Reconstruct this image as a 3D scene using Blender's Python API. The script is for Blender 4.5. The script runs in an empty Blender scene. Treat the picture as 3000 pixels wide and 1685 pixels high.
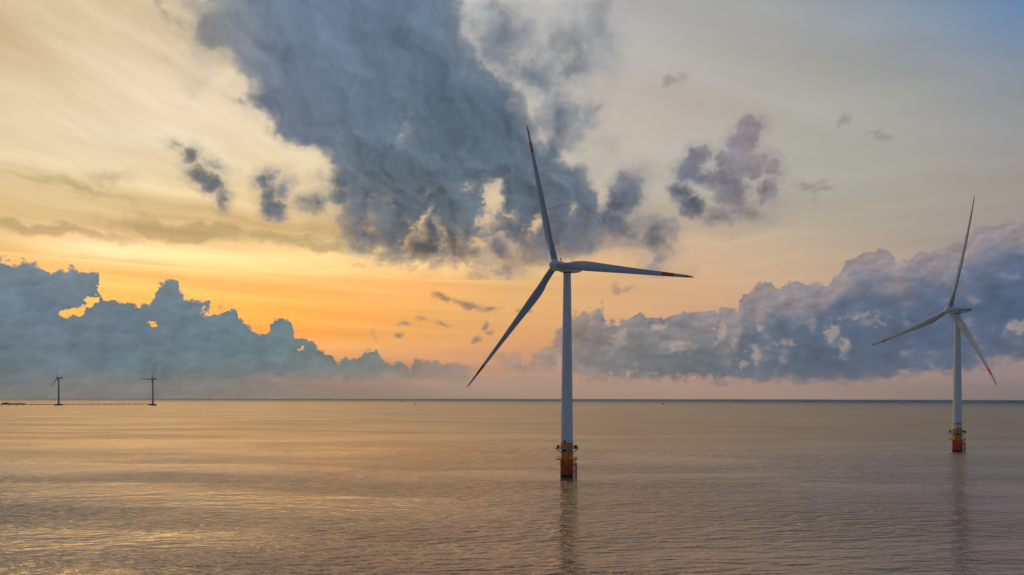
import bpy, bmesh, math, random
from mathutils import Vector, Matrix
R = math.radians
random.seed(7)
scene = bpy.context.scene
COL = scene.collection

# ------------------------------------------------------------------ camera
EYE = 34.0
F = 2000.0
cam_d = bpy.data.cameras.new('camera')
cam = bpy.data.objects.new('camera', cam_d)
COL.objects.link(cam)
cam.location = (0, 0, EYE)
cam.rotation_euler = (R(90), 0, 0)
cam.rotation_euler = (Matrix.Rotation(R(-0.069), 3, 'Y') @ Matrix.Rotation(R(90), 3, 'X')).to_euler()
cam_d.sensor_width = 36.0
cam_d.lens = 36.0 * F / 3000.0
cam_d.shift_y = (1164 - 842.5) / 3000.0
cam_d.clip_start = 0.5
cam_d.clip_end = 60000
scene.camera = cam

def eye_row(X):
    return 1164 - (X - 1500) * 0.0012

def dirdeg(X, Y):
    """photo position -> compass azimuth / elevation in degrees"""
    x = (X - 1500) / F
    z = (eye_row(X) - Y) / F
    return math.degrees(math.atan(x)), math.degrees(math.atan2(z, math.hypot(1, x)))

def pix(az, el):
    x = math.tan(R(az))
    z = math.tan(R(el)) * math.hypot(1, x)
    X = 1500 + F * x
    return X, eye_row(X) - F * z

# ------------------------------------------------------------------ view
scene.view_settings.view_transform = 'Standard'
scene.view_settings.look = 'None'
scene.view_settings.exposure = 0.0
scene.view_settings.gamma = 1.0
scene.view_settings.use_curve_mapping = False
scene.cycles.use_denoising = True
scene.cycles.use_adaptive_sampling = True
scene.cycles.adaptive_threshold = 0.01
scene.cycles.adaptive_min_samples = 24
scene.cycles.max_bounces = 6
scene.cycles.glossy_bounces = 3
scene.cycles.diffuse_bounces = 3

# ------------------------------------------------------------------ sun (veiled by the cloud bank on the left)
SUN_AZ, SUN_EL = -30.0, 7.0
sd = bpy.data.lights.new('sun', 'SUN')
sd.energy = 0.06
sd.angle = R(120)
sd.color = (1.0, 0.66, 0.36)
sun = bpy.data.objects.new('sun', sd)
COL.objects.link(sun)
sv = Vector((math.sin(R(SUN_AZ)) * math.cos(R(SUN_EL)), math.cos(R(SUN_AZ)) * math.cos(R(SUN_EL)), math.sin(R(SUN_EL))))
sun.rotation_euler = sv.to_track_quat('Z', 'Y').to_euler()
sun.location = (0, 0, 300)

# ------------------------------------------------------------------ world
def lin(c):
    return tuple(((v / 255) / 12.92 if v / 255 <= 0.04045 else ((v / 255 + 0.055) / 1.055) ** 2.4) for v in c)

world = bpy.data.worlds.new('World')
scene.world = world
world.use_nodes = True
WT = world.node_tree
WT.nodes.clear()
world.cycles.sampling_method = 'MANUAL'
world.cycles.sample_map_resolution = 512

class NT:
    def __init__(s, tree): s.t = tree
    def n(s, typ, **kw):
        nd = s.t.nodes.new(typ)
        for k, v in kw.items(): setattr(nd, k, v)
        return nd
    def put(s, sock, v):
        if isinstance(v, bpy.types.NodeSocket): s.t.links.new(v, sock)
        elif v is not None: sock.default_value = v
    def m(s, op, a, b=None, c=None, clamp=False):
        nd = s.n('ShaderNodeMath', operation=op, use_clamp=clamp)
        s.put(nd.inputs[0], a); s.put(nd.inputs[1], b); s.put(nd.inputs[2], c)
        return nd.outputs[0]
    def v(s, op, a, b=None, scale=None):
        nd = s.n('ShaderNodeVectorMath', operation=op)
        s.put(nd.inputs[0], a)
        if b is not None: s.put(nd.inputs[1], b)
        if scale is not None: s.put(nd.inputs['Scale'], scale)
        return nd.outputs['Value'] if op in ('LENGTH', 'DOT_PRODUCT') else nd.outputs[0]
    def comb(s, x, y, z=0.0):
        nd = s.n('ShaderNodeCombineXYZ')
        s.put(nd.inputs[0], x); s.put(nd.inputs[1], y); s.put(nd.inputs[2], z)
        return nd.outputs[0]
    def sep(s, v):
        nd = s.n('ShaderNodeSeparateXYZ'); s.put(nd.inputs[0], v)
        return nd.outputs
    def mix(s, f, a, b, blend='MIX'):
        nd = s.n('ShaderNodeMix', data_type='RGBA', blend_type=blend)
        s.put(nd.inputs[0], f)
        for i, c in ((6, a), (7, b)):
            if isinstance(c, tuple): c = (*c[:3], 1.0)
            s.put(nd.inputs[i], c)
        return nd.outputs[2]
    def smooth(s, x, a, b, lo=0.0, hi=1.0):
        nd = s.n('ShaderNodeMapRange', interpolation_type='SMOOTHSTEP')
        s.put(nd.inputs[0], x); s.put(nd.inputs[1], a); s.put(nd.inputs[2], b)
        s.put(nd.inputs[3], lo); s.put(nd.inputs[4], hi)
        return nd.outputs[0]
    def linear(s, x, a, b, lo=0.0, hi=1.0):
        nd = s.n('ShaderNodeMapRange', interpolation_type='LINEAR')
        s.put(nd.inputs[0], x); s.put(nd.inputs[1], a); s.put(nd.inputs[2], b)
        s.put(nd.inputs[3], lo); s.put(nd.inputs[4], hi)
        return nd.outputs[0]
    def noise(s, vec, scale, detail=5, rough=0.55, dist=0.0, out=0, lac=2.0):
        nd = s.n('ShaderNodeTexNoise', noise_dimensions='3D')
        s.put(nd.inputs['Vector'], vec)
        nd.inputs['Scale'].default_value = scale
        nd.inputs['Detail'].default_value = detail
        nd.inputs['Roughness'].default_value = rough
        nd.inputs['Lacunarity'].default_value = lac
        nd.inputs['Distortion'].default_value = dist
        return nd.outputs[out]
    def voro(s, vec, scale, detail=2.0, rough=0.5, smooth=0.4):
        nd = s.n('ShaderNodeTexVoronoi', feature='SMOOTH_F1')
        s.put(nd.inputs['Vector'], vec)
        nd.inputs['Scale'].default_value = scale
        nd.inputs['Detail'].default_value = detail
        nd.inputs['Roughness'].default_value = rough
        nd.inputs['Smoothness'].default_value = smooth
        return nd.outputs['Distance']
    def curve(s, x, pts, x0, x1, y0, y1):
        """tabulated profile y(x), in degrees"""
        nd = s.n('ShaderNodeFloatCurve')
        c = nd.mapping.curves[0]
        P = sorted(((px - x0) / (x1 - x0), (py - y0) / (y1 - y0)) for px, py in pts)
        while len(c.points) < len(P): c.points.new(0.5, 0.5)
        for q, (a, b) in zip(c.points, P):
            q.location = (min(max(a, 0), 1), min(max(b, 0), 1)); q.handle_type = 'VECTOR'
        nd.mapping.update()
        s.put(nd.inputs[1], s.linear(x, x0, x1))
        return s.m('MULTIPLY_ADD', nd.outputs[0], y1 - y0, y0)

W = NT(WT)
tc = W.n('ShaderNodeTexCoord')
D = W.sep(W.v('NORMALIZE', tc.outputs['Generated']))
AZ = W.m('MULTIPLY', W.m('ARCTAN2', D[0], D[1]), 180 / math.pi)
hyp = W.m('SQRT', W.m('ADD', W.m('MULTIPLY', D[0], D[0]), W.m('MULTIPLY', D[1], D[1])))
EL = W.m('MULTIPLY', W.m('ARCTAN2', D[2], hyp), 180 / math.pi)
P0 = W.comb(AZ, EL, 0.0)

# --- colour fields of the clear sky and of cloud bodies, by azimuth and elevation
XS = [0, 400, 800, 1200, 1600, 2000, 2400, 2700, 3000]
SKY = [
 (-350, [(252,232,196),(252,234,200),(246,230,200),(232,220,196),(206,200,190),(176,176,174),(140,150,165),(112,134,162),(94,122,160)]),
 (0,    [(212,188,152),(222,198,165),(222,208,182),(205,200,188),(188,184,178),(166,167,165),(158,160,161),(128,146,165),(95,130,168)]),
 (140,  [(215,192,155),(228,206,172),(226,212,184),(208,200,185),(194,188,180),(178,174,168),(164,165,162),(145,152,160),(125,142,162)]),
 (260,  [(236,214,178),(234,210,178),(236,218,186),(222,208,185),(200,191,181),(184,177,169),(172,170,162),(162,162,158),(142,148,156)]),
 (380,  [(232,210,172),(246,230,200),(242,222,190),(228,208,180),(208,196,182),(188,180,170),(175,172,162),(164,162,156),(152,152,152)]),
 (480,  [(232,208,168),(240,220,184),(240,218,180),(230,208,175),(208,197,182),(186,181,171),(174,172,162),(168,164,155),(158,152,148)]),
 (560,  [(230,202,150),(234,208,160),(236,210,165),(232,205,165),(210,194,170),(189,181,167),(174,171,159),(170,165,154),(160,153,146)]),
 (630,  [(232,200,145),(232,200,145),(232,198,145),(228,196,150),(214,190,158),(195,178,156),(180,170,152),(168,160,150),(158,150,144)]),
 (690,  [(222,182,120),(214,176,118),(218,180,122),(226,188,132),(222,186,142),(206,180,150),(188,172,150),(170,158,148),(155,145,142)]),
 (725,  [(254,228,158),(255,238,182),(254,226,156),(248,210,146),(228,188,138),(212,180,146),(194,172,148),(174,158,146),(155,145,142)]),
 (780,  [(252,210,128),(255,226,140),(255,234,156),(252,222,146),(234,190,132),(216,178,142),(198,172,146),(176,156,144),(155,145,142)]),
 (850,  [(252,196,102),(255,206,108),(254,196,104),(250,196,118),(232,180,122),(214,172,132),(200,166,138),(176,152,140),(155,143,140)]),
 (920,  [(255,200,88),(255,200,80),(254,188,82),(246,182,102),(230,176,118),(210,166,128),(194,158,136),(172,148,138),(155,141,138)]),
 (1000, [(255,190,85),(254,188,80),(252,178,82),(238,168,98),(222,164,115),(202,156,126),(186,152,134),(170,146,138),(158,140,138)]),
 (1060, [(220,165,110),(228,165,105),(232,158,98),(216,156,112),(204,154,122),(192,150,128),(182,150,136),(168,145,138),(158,138,136)]),
 (1105, [(146,136,132),(165,143,130),(190,148,125),(196,150,128),(190,150,128),(184,148,130),(178,148,134),(168,142,134),(152,132,130)]),
 (1140, [(134,128,126),(146,130,124),(162,138,126),(176,146,128),(182,150,128),(180,148,128),(172,142,128),(156,134,126),(140,124,124)]),
 (1165, [(126,124,120),(134,126,120),(150,136,122),(170,146,124),(178,148,124),(178,146,124),(166,138,122),(150,130,122),(136,122,120)]),
]
CLD = [
 (-350, [(140,135,130),(140,138,135),(105,120,140),(95,112,135),(120,128,140),(130,135,142),(120,128,140),(110,120,138),(100,115,138)]),
 (0,    [(160,148,130),(165,155,138),(112,128,148),(98,118,140),(150,150,152),(150,150,150),(130,132,138),(125,130,138),(120,126,138)]),
 (250,  [(160,148,130),(160,145,125),(108,120,136),(95,114,131),(99,114,130),(140,138,142),(140,130,130),(130,130,135),(120,126,138)]),
 (450,  [(160,148,130),(132,126,120),(102,112,126),(98,114,127),(96,111,127),(112,113,126),(140,125,122),(130,126,132),(120,124,136)]),
 (600,  [(165,150,120),(120,118,118),(108,113,119),(98,109,120),(97,109,121),(106,112,126),(140,128,126),(130,124,132),(115,120,136)]),
 (720,  [(122,138,148),(130,130,122),(125,120,116),(110,112,118),(106,110,120),(124,120,122),(140,128,130),(122,122,136),(98,112,136)]),
 (850,  [(114,132,148),(114,133,145),(118,134,142),(160,132,112),(164,138,122),(122,124,130),(98,112,132),(86,104,132),(76,98,126)]),
 (950,  [(110,125,138),(108,124,139),(108,134,142),(148,132,118),(136,128,124),(106,118,130),(90,108,130),(80,100,128),(80,98,124)]),
 (1040, [(108,121,131),(106,122,134),(112,132,134),(124,128,122),(138,132,126),(108,120,128),(88,106,126),(84,100,124),(92,104,124)]),
 (1085, [(104,124,130),(104,126,134),(118,130,130),(138,134,126),(150,136,126),(112,120,126),(88,104,124),(88,102,124),(118,114,124)]),
 (1130, [(120,124,124),(128,126,124),(146,134,126),(166,144,128),(168,142,126),(140,126,124),(110,112,122),(122,116,122),(136,122,124)]),
 (1165, [(126,124,120),(134,126,120),(150,136,122),(170,146,124),(178,148,124),(170,142,124),(156,134,122),(146,128,122),(136,122,120)]),
]
def table(T, X, Y):
    X = min(max(X, 0), 3000); Y = min(max(Y, T[0][0]), T[-1][0])
    for k in range(len(T) - 1):
        if Y <= T[k + 1][0]: break
    t = (Y - T[k][0]) / (T[k + 1][0] - T[k][0])
    for j in range(len(XS) - 1):
        if X <= XS[j + 1]: break
    u = (X - XS[j]) / (XS[j + 1] - XS[j])
    out = []
    for c in range(3):
        a = T[k][1][j][c] * (1 - u) + T[k][1][j + 1][c] * u
        b = T[k + 1][1][j][c] * (1 - u) + T[k + 1][1][j + 1][c] * u
        out.append(a * (1 - t) + b * t)
    return out
BACK = {'sky': [(0,(92,112,142)),(12,(90,112,146)),(35,(86,112,150)),(90,(60,68,84))],
        'cld': [(0,(100,108,128)),(90,(105,115,132))]}
def backcol(kind, el):
    B = BACK[kind]
    for k in range(len(B) - 1):
        if el <= B[k + 1][0]: break
    t = min(max((el - B[k][0]) / (B[k + 1][0] - B[k][0]), 0), 1)
    return [B[k][1][c] * (1 - t) + B[k + 1][1][c] * t for c in range(3)]
AZN = [-37.5, -31, -25, -19, -13, -7, 0, 7, 14, 21, 27, 32, 37.5]
def glow(c, az, el):
    """open-ended brightness: red runs past white in the sunset glow, all of it past white in an added band above the view that brightens the sea"""
    g = math.exp(-((az + 21) / 22.0) ** 2)
    r, gg, b = c
    if r > 0.93 and el < 17: r = r + 0.25 * g
    HIGH = 9.0 if el < 42 else 0.0  # unseen overhead band, added to brighten the sea's reflections
    if el > 31: r, gg, b = r * (1 + HIGH * 1.2 * g), gg * (1 + HIGH * 0.95 * g), b * (1 + HIGH * 0.5 * g)
    return (r, gg, b)
def field(T, kind, els):
    out, e0 = None, None
    for el in els:
        nd = W.n('ShaderNodeValToRGB')
        cr = nd.color_ramp
        cr.interpolation = 'LINEAR'
        stops = []
        for az in AZN:
            X, Y = pix(az, min(el, 31))
            stops.append((az, table(T, X, Y)))
        l, r = stops[0][1], stops[-1][1]
        b = backcol(kind, el)
        mixc = lambda p, q, t: [p[i] * (1 - t) + q[i] * t for i in range(3)]
        stops = [(-180, b), (-130, b), (-90, mixc(l, b, 1.0)), (-58, mixc(l, b, .7))] + stops + [(58, mixc(r, b, .4)), (95, mixc(r, b, .8)), (130, b), (180, b)]
        if el > 31:
            t = min((el - 31) / 32, 1)
            stops = [(a, mixc(c, b if abs(a) > 60 else mixc(c, b, .8), t)) for a, c in stops]
        P = [((a + 180) / 360, glow(lin(c), a, el) if kind == 'sky' else lin(c)) for a, c in stops]
        while len(cr.elements) < len(P): cr.elements.new(0.5)
        for e, (p, c) in zip(cr.elements, P):
            e.position = p; e.color = (*c, 1)
        WT.links.new(AZF, nd.inputs[0])
        out = nd.outputs[0] if out is None else W.mix(W.linear(EL, e0, el), out, nd.outputs[0])
        e0 = el
    return out
AZF = W.linear(AZ, -180, 180)
row_el = lambda Y: dirdeg(1200, Y)[1]
sky_els = [row_el(y) for y in (1165, 1140, 1105, 1060, 1000, 920, 850, 780, 725, 690, 630, 560, 480, 380, 260, 140, 0)] + [36, 52, 85]
cld_els = [row_el(y) for y in (1165, 1130, 1085, 1040, 950, 850, 720, 600, 450, 250, 0)] + [40]
sky_base = field(SKY, 'sky', sky_els)

def lin2(p, a, b, c):
    """a*x + b*y + c"""
    return W.m('MULTIPLY_ADD', p[0], a, W.m('MULTIPLY_ADD', p[1], b, c))
def vec(p, sx, sy, ox=0.0, oy=0.0, rot=0.0):
    c, n = math.cos(R(rot)), math.sin(R(rot))
    return W.comb(lin2(p, sx * c, -sx * n, ox), lin2(p, sy * n, sy * c, oy), 0.0)
P0 = (AZ, EL)
def rgb(r, g, b):
    nd = W.n('ShaderNodeCombineColor')
    W.put(nd.inputs[0], r); W.put(nd.inputs[1], g); W.put(nd.inputs[2], b)
    return nd.outputs[0]
def nz(p, sx, sy, det, rough, ox=0.0, oy=0.0, rot=0.0, dist=0.0):
    nd = W.n('ShaderNodeTexNoise', noise_dimensions='2D')
    W.put(nd.inputs['Vector'], vec(p, sx, sy, ox, oy, rot))
    nd.inputs['Scale'].default_value = 1.0
    nd.inputs['Detail'].default_value = det
    nd.inputs['Roughness'].default_value = rough
    nd.inputs['Distortion'].default_value = dist
    return W.m('SUBTRACT', nd.outputs[0], 0.5)
def puff(p, sx, sy, det=2.0, rough=0.5, ox=0.0, oy=0.0):
    """rounded billows: 0 in the middle of a billow"""
    nd = W.n('ShaderNodeTexVoronoi', feature='F1', voronoi_dimensions='2D')
    W.put(nd.inputs['Vector'], vec(p, sx, sy, ox, oy))
    nd.inputs['Scale'].default_value = 1.0
    nd.inputs['Detail'].default_value = det
    nd.inputs['Roughness'].default_value = rough
    return nd.outputs['Distance']
def ell(P, X, Y, rx, ry, rot=0.0, k=1.0):
    az, el = dirdeg(X, Y)
    a = rx * math.degrees(1 / F) * math.cos(R(az)) ** 2
    b = ry * math.degrees(1 / F) * math.cos(R(az))
    c, n = math.cos(R(rot)), math.sin(R(rot))
    u = lin2(P, c / a, n / a, -(c * az + n * el) / a)
    v = lin2(P, -n / b, c / b, (n * az - c * el) / b)
    L = W.m('SQRT', W.m('MULTIPLY_ADD', u, u, W.m('MULTIPLY', v, v)))
    r = min(a, b) * k
    return W.m('MULTIPLY_ADD', L, -r, r)
def ells(P, L):
    o = None
    for e in L:
        f = ell(P, *e)
        o = f if o is None else W.m('MAXIMUM', o, f)
    return o
def shade(col, t, k=1.0):
    """lighter / darker where the relief of the cloud turns"""
    f = W.m('MULTIPLY_ADD', t, k, 1.0)
    return W.mix(1.0, col, rgb(f, f, f), 'MULTIPLY')

# --- cloud layouts
VEIL = [(150,672,330,22,0,3),(560,680,300,36,-1,2.2),(900,716,260,26,-2,2.2),(330,520,90,28,-8,1.5),(230,560,260,20,-6,1.6)]
FAINT = [(1975,240,36,22,25),(2010,215,30,10,40),(2455,360,38,11,22,1.2),(2545,388,52,9,-2,1.2),(2380,540,75,9,12,1.2),(2405,555,32,14,0),
         (1755,310,18,12),(1740,620,90,30,10),(1840,845,34,13,18),(1810,850,18,16),(1715,905,26,9,5),(1760,930,18,7),(1040,785,24,9,30),(1110,765,40,12,0),
         (1200,770,50,10,8),(1330,790,30,14,-50),(1490,790,24,26,-20),(1450,800,26,7,0),(480,25,70,18,-25),(540,55,40,12,-35),(590,15,60,30,0),(1000,375,16,28,10),
         (1420,960,9,16),(1400,985,14,5,40),(1170,985,9,6),(1185,946,9,4),(1100,985,12,4,-60),(1395,1000,16,6,20),(1325,1000,12,5,10),
         (655,850,8,16,-20),(668,830,8,14,20),(640,900,12,18,-10),(628,915,10,8),(876,960,7,5),(884,992,10,6)]
LOBES = [(1618,430,36,42,-20),(1830,580,56,52,0),(1800,640,60,40),(1925,700,52,46,0,.75),(1560,215,60,40,0,.7),(1650,350,55,40,-20,.55),(1690,130,60,60,0,.45),(1745,70,26,40,0,.5),
         (1480,100,60,60,0,.45),(620,60,40,30,0,.5),(1010,530,52,38,20),(1000,575,38,40),(925,600,22,20),(1080,690,90,34,-15),(1480,740,60,40,0,.6),(1380,750,70,36,0,.6)]
SMALL = [(560,450,22,26,-30),(590,520,44,26,-30),(625,545,34,32,-20),(650,590,22,30,0),(520,425,14,8),(630,487,28,14,-20,.6),
         (778,528,34,22,20),(795,570,26,34,0),(805,612,44,34,-15),(830,560,22,30,-30,.6),
         (2195,375,38,36,20),(2120,520,66,40,10),(2175,425,52,46,30),(2140,470,58,36,10),(2040,462,40,32,30),(2015,500,50,34,0),(2205,485,62,36,0),(2262,490,30,34,0),
         (2065,520,44,26,0),(2245,548,34,44,-10),(1995,560,46,30,-20),(2030,600,42,34,0),(2140,560,60,48,0,.5),(2150,620,80,26,0,.4),
         (1375,888,56,11,-12),(1430,900,56,13,-8),(1500,905,50,6,0,.8),(1235,932,22,8,-15),(1285,948,42,6,-8)]
HOLES = [(1182,408,30,12,40,1.1),(1208,375,20,24,-10,.7),(1240,565,16,12,0,.8),(1445,585,46,60,0,1.5),(1430,645,44,36,0,1.4),(1375,545,26,20),(1480,630,40,24,0,1.1),(1660,628,20,30,0,1.5),
         (1568,655,22,34,-20,1.4),(1235,645,20,52,-30,1.5),(1285,668,14,34,10,1.0),(1400,725,24,26,30,.9),(1480,718,26,22,0,.8),(1345,680,9,20,0,.7),(1100,640,12,18,0,.6),
         (1752,590,20,30,-30,1.6),(1105,575,12,9,0,.6)]
Lp = [(-300,540),(-120,570),(0,612),(60,592),(130,600),(170,668),(230,716),(300,700),(350,770),(400,850),(440,925),(500,985),(600,990),(680,1010),(760,1010)]
Rp = [(-300,1280),(-100,1340),(0,1352),(100,1372),(160,1412),(250,1512),(340,1545),(400,1562),(430,1612),(500,1682),(560,1742),(620,1835),(680,1878),(760,1885)]
Bp = [(880,650),(960,690),(1080,722),(1200,745),(1330,768),(1390,764),(1450,735),(1500,730),(1560,760),(1650,768),(1700,748),(1790,712),(1880,730),(2000,710)]
Tc = [(1380,1050),(1400,1010),(1440,1000),(1480,1030),(1520,1060),(1560,1050),(1600,1010),(1640,965),(1672,935),(1729,917),(1766,911),(1778,950),(1804,958),(1828,940),(1874,917),(1897,932),(1925,938),(1950,930),(1985,932),
      (2017,911),(2062,904),(2100,909),(2137,919),(2160,926),(2168,866),(2182,858),(2232,845),(2290,843),(2323,834),(2394,831),(2415,841),(2428,822),(2468,782),(2498,764),(2518,748),(2556,744),(2580,735),(2597,741),(2614,760),
      (2643,773),(2680,764),(2705,741),(2721,747),(2767,733),(2829,714),(2862,684),(2912,668),(2966,655),(3000,652),(3100,640),(3400,700)]
Bc = [(1380,1080),(1500,1085),(1600,1085),(1680,1100),(1780,1112),(1900,1114),(2100,1116),(2400,1122),(2560,1120),(2650,1106),(2760,1086),(2880,1072),(3000,1056),(3400,1080)]
HOLEC = [(2108,965,14,40,-12,1.5),(2142,1002,14,20,0,1.4),(2175,1062,16,16,0,1.4),(2212,1035,20,30,20,1.0),(2300,1000,40,10,-8,1.0),(2225,960,16,14,0,.9),(2440,972,22,24,-40,1.5),(2478,1010,14,24,0,1.2),
         (2990,960,34,20,0,1.5),(2520,925,56,14,4,.6),(2590,948,18,8,0,.9),(2070,1110,80,8,0,.7),(1990,1010,60,22,0,.6),(1935,960,26,16,0,.9),
         (1820,985,30,26,0,.7),(1860,1090,60,8,0,.9),(1560,985,40,30,0,1.2),(1545,1050,16,34,0,1.2),(1640,1060,20,30,0,1.0)]
Tb = [(-400,720),(-150,760),(0,752),(22,762),(40,771),(62,755),(104,763),(120,783),(153,786),(178,777),(218,777),(232,790),(270,792),(298,804),(303,815),(306,886),(332,879),(373,891),(427,893),(450,876),(458,834),(473,821),(504,812),(531,822),
      (533,856),(542,870),(580,870),(612,880),(618,915),(634,926),(646,910),(662,898),(680,893),(690,904),(692,925),(713,936),(742,954),(757,972),(780,962),(790,952),(808,937),(830,931),(846,931),(854,952),(858,985),(872,994),(893,996),(912,994),
      (920,1012),(937,1028),(974,1038),(988,1056),(1000,1050),(1012,1035),(1028,1048),(1040,1044),(1066,1030),(1107,1024),(1120,1046),(1149,1068),(1165,1058),(1186,1064),(1198,1085),(1208,1062),(1216,1044),(1235,1046),(1260,1056),(1280,1050),
      (1300,1060),(1340,1058),(1380,1062),(1395,1085),(1420,1110)]
HOLEB = [(300,850,16,34,0,2.6),(268,888,40,15,38,3.0),(222,920,42,17,22,3.0),(196,930,24,11,0,2.4),(441,954,22,12,-20,3.0),(118,972,12,6,40,1.6),(770,962,26,14,-10,1.4),(692,959,5,4,0,2),(633,1005,8,8,0,1.2),(495,880,10,5,30,1.5),
         (885,1028,18,7,0,1.8),(600,925,12,24,0,1.2)]
WISP = [(1300,872,34,14,-14),(1375,890,64,14,-10),(1440,905,60,15,-8),(1520,912,50,7,-4),(1235,930,26,10,-15),(1290,948,48,8,-8),(1185,946,14,6),(1170,985,13,9),
        (1425,955,12,16),(1435,975,12,9,20),(1395,1000,24,8,25)]
def near(L, az0, az1, e0, e1, mg=1.8):
    out = []
    for e in L:
        az, el = dirdeg(e[0], e[1])
        r = max(e[2], e[3]) * math.degrees(1 / F)
        if az0 - mg - r < az < az1 + mg + r and e0 - mg - r < el < e1 + mg + r: out.append(e)
    return out
def side(P): return [(dirdeg(X, Y)[1], dirdeg(X, Y)[0]) for Y, X in P]

def sky_region(az0, az1, e0, e1, upper):
    """colour of one part of the sky; only the clouds that reach into it are worked out there"""
    global AZ, EL, sky_base, cld_c, P0
    keep = (W.t, AZ, EL, sky_base, cld_c, P0)
    g = bpy.data.node_groups.new('sky_region', 'ShaderNodeTree')
    for nm, ty in (('azimuth', 'NodeSocketFloat'), ('elevation', 'NodeSocketFloat'), ('clear_sky', 'NodeSocketColor'), ('cloud_body', 'NodeSocketColor')):
        g.interface.new_socket(nm, in_out='INPUT', socket_type=ty)
    g.interface.new_socket('sky', in_out='OUTPUT', socket_type='NodeSocketShader')
    W.t = g
    gi = W.n('NodeGroupInput')
    AZ, EL, sky_base, cld_c = gi.outputs[0], gi.outputs[1], gi.outputs[2], gi.outputs[3]
    P0 = (AZ, EL)
    # high thin streaks: slanting above, level in the yellow band
    if upper:
        wv = nz(P0, 0.05, 0.07, 3, 0.5, 3.3, 8.1)
        q = (AZ, W.m('MULTIPLY_ADD', wv, 5.0, EL))
        s_a = nz(q, 0.05, 0.34, 7, 0.62, 3.0, 1.0, 17)
        s_b = nz(q, 0.03, 0.6, 4, 0.55, 9.0, 4.0, 2)
        hi = W.smooth(EL, 14, 20)
        s_c = nz(q, 0.022, 0.13, 3, 0.5, 1.2, 7.7, 22)
        s_a = W.m('MULTIPLY_ADD', s_c, 0.9, s_a)
        st = W.m('ADD', W.m('MULTIPLY', s_a, W.m('MULTIPLY', hi, 0.8)), W.m('MULTIPLY', s_b, W.m('SUBTRACT', 1.0, hi)))
    else:
        st = nz(P0, 0.03, 0.6, 4, 0.55, 9.0, 4.0, 2)
    stf = W.m('MULTIPLY', st, W.smooth(AZ, 10, -14, 0.22, 0.62))
    sky = W.mix(1.0, sky_base, rgb(W.m('ADD', stf, 1.0), W.m('MULTIPLY_ADD', stf, 1.25, 1.0), W.m('MULTIPLY_ADD', stf, 1.7, 1.0)), 'MULTIPLY')
    out = sky
    wx = nz(P0, 0.24, 0.28, 4, 0.55, 2.2, 9.1); wy = nz(P0, 0.24, 0.28, 4, 0.55, 31.7, 11.3)
    vx = nz(P0, 1.3, 1.5, 3, 0.55, 4.1, 3.3); vy = nz(P0, 1.3, 1.5, 3, 0.55, 17.7, 21.3)
    k1, k2 = (3.0, 0.5) if upper else (0.9, 0.30)
    P = (W.m('ADD', AZ, W.m('MULTIPLY_ADD', wx, k1, W.m('MULTIPLY', vx, k2))), W.m('ADD', EL, W.m('MULTIPLY_ADD', wy, k1, W.m('MULTIPLY', vy, k2))))
    PS = (W.m('ADD', AZ, W.m('MULTIPLY_ADD', wx, 1.1, W.m('MULTIPLY', vx, 0.9))), W.m('ADD', EL, W.m('MULTIPLY_ADD', wy, 1.1, W.m('MULTIPLY', vy, 0.9)))) if upper else P
    n1 = nz(P0, 0.40, 0.48, 7, 0.57, 7.3, 1.9)
    n2 = nz(P0, 0.11, 0.13, 3, 0.5, 5, 2)
    ra, rb = (0.17, 0.20) if upper else (0.24, 0.32)
    rs = W.m('SUBTRACT', nz(P, ra, rb, 3.0, 0.5, 1.1, 6.1), nz(P, ra, rb, 3.0, 0.5, 1.1 - 0.13, 6.1 - 0.11))
    # rounded relief: billows seen a little further towards the light minus here
    ba_, bb_ = (0.30, 0.36) if upper else (0.46, 0.60)
    bl0 = puff(P, ba_, bb_, 3.0, 0.42, 2.0, 7.0)
    dx_, dy_ = (-0.10, -0.08) if upper else (-0.06, 0.14)
    bil = W.m('SUBTRACT', puff(P, ba_, bb_, 3.0, 0.42, 2.0 + dx_, 7.0 + dy_), bl0)
    fine = nz(P0, 1.9, 2.3, 4, 0.6, 3.0, 12.0)
    PH = (W.m('MULTIPLY_ADD', fine, 1.1, P[0]), W.m('MULTIPLY_ADD', vx, 0.9, P[1]))
    if upper:
        v = near(VEIL, az0, az1, e0, e1)
        if v:
            va = W.smooth(W.m('ADD', ells(P, v), W.m('MULTIPLY', n1, 1.2)), -0.3, 1.1, 0, 0.5)
            out = W.mix(va, out, lin((158,138,98)))
    wl = [] if upper else near(WISP, az0, az1, e0, e1)
    if wl:
        wa = W.smooth(W.m('MULTIPLY_ADD', n1, 1.5, W.m('MULTIPLY_ADD', fine, 0.5, W.m('MULTIPLY', ells(P, wl), 1.8))), -0.1, 0.6, 0, 0.75)
        out = W.mix(wa, out, shade(W.mix(0.25, lin((122,116,110)), cld_c), rs, 1.0))
    fl = near(FAINT, az0, az1, e0, e1)
    if fl:
        fa = W.smooth(W.m('ADD', ells(P, fl), W.m('MULTIPLY', n1, 1.3)), -0.05, 0.5, 0, 0.55)
        out = W.mix(fa, out, shade(cld_c, rs, 1.0))
    if upper:
        lo, sm, ho = near(LOBES, az0, az1, e0, e1), near(SMALL, az0, az1, e0, e1), near(HOLES, az0, az1, e0, e1, 1.0)
        base = None
        if az0 < 14:
            LA = W.curve(P[1], side(Lp), 8, 36, -26, 14)
            RA = W.curve(P[1], side(Rp), 8, 36, -26, 14)
            BA = W.curve(P[0], [dirdeg(X, Y) for X, Y in Bp], -18, 15, 8, 20)
            base = W.m('MINIMUM', W.m('MINIMUM', W.m('SUBTRACT', P[0], LA), W.m('SUBTRACT', RA, P[0])), W.m('SUBTRACT', P[1], BA))
        lobes = ells(P, lo) if lo else None
        both = lobes
        body = None
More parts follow.
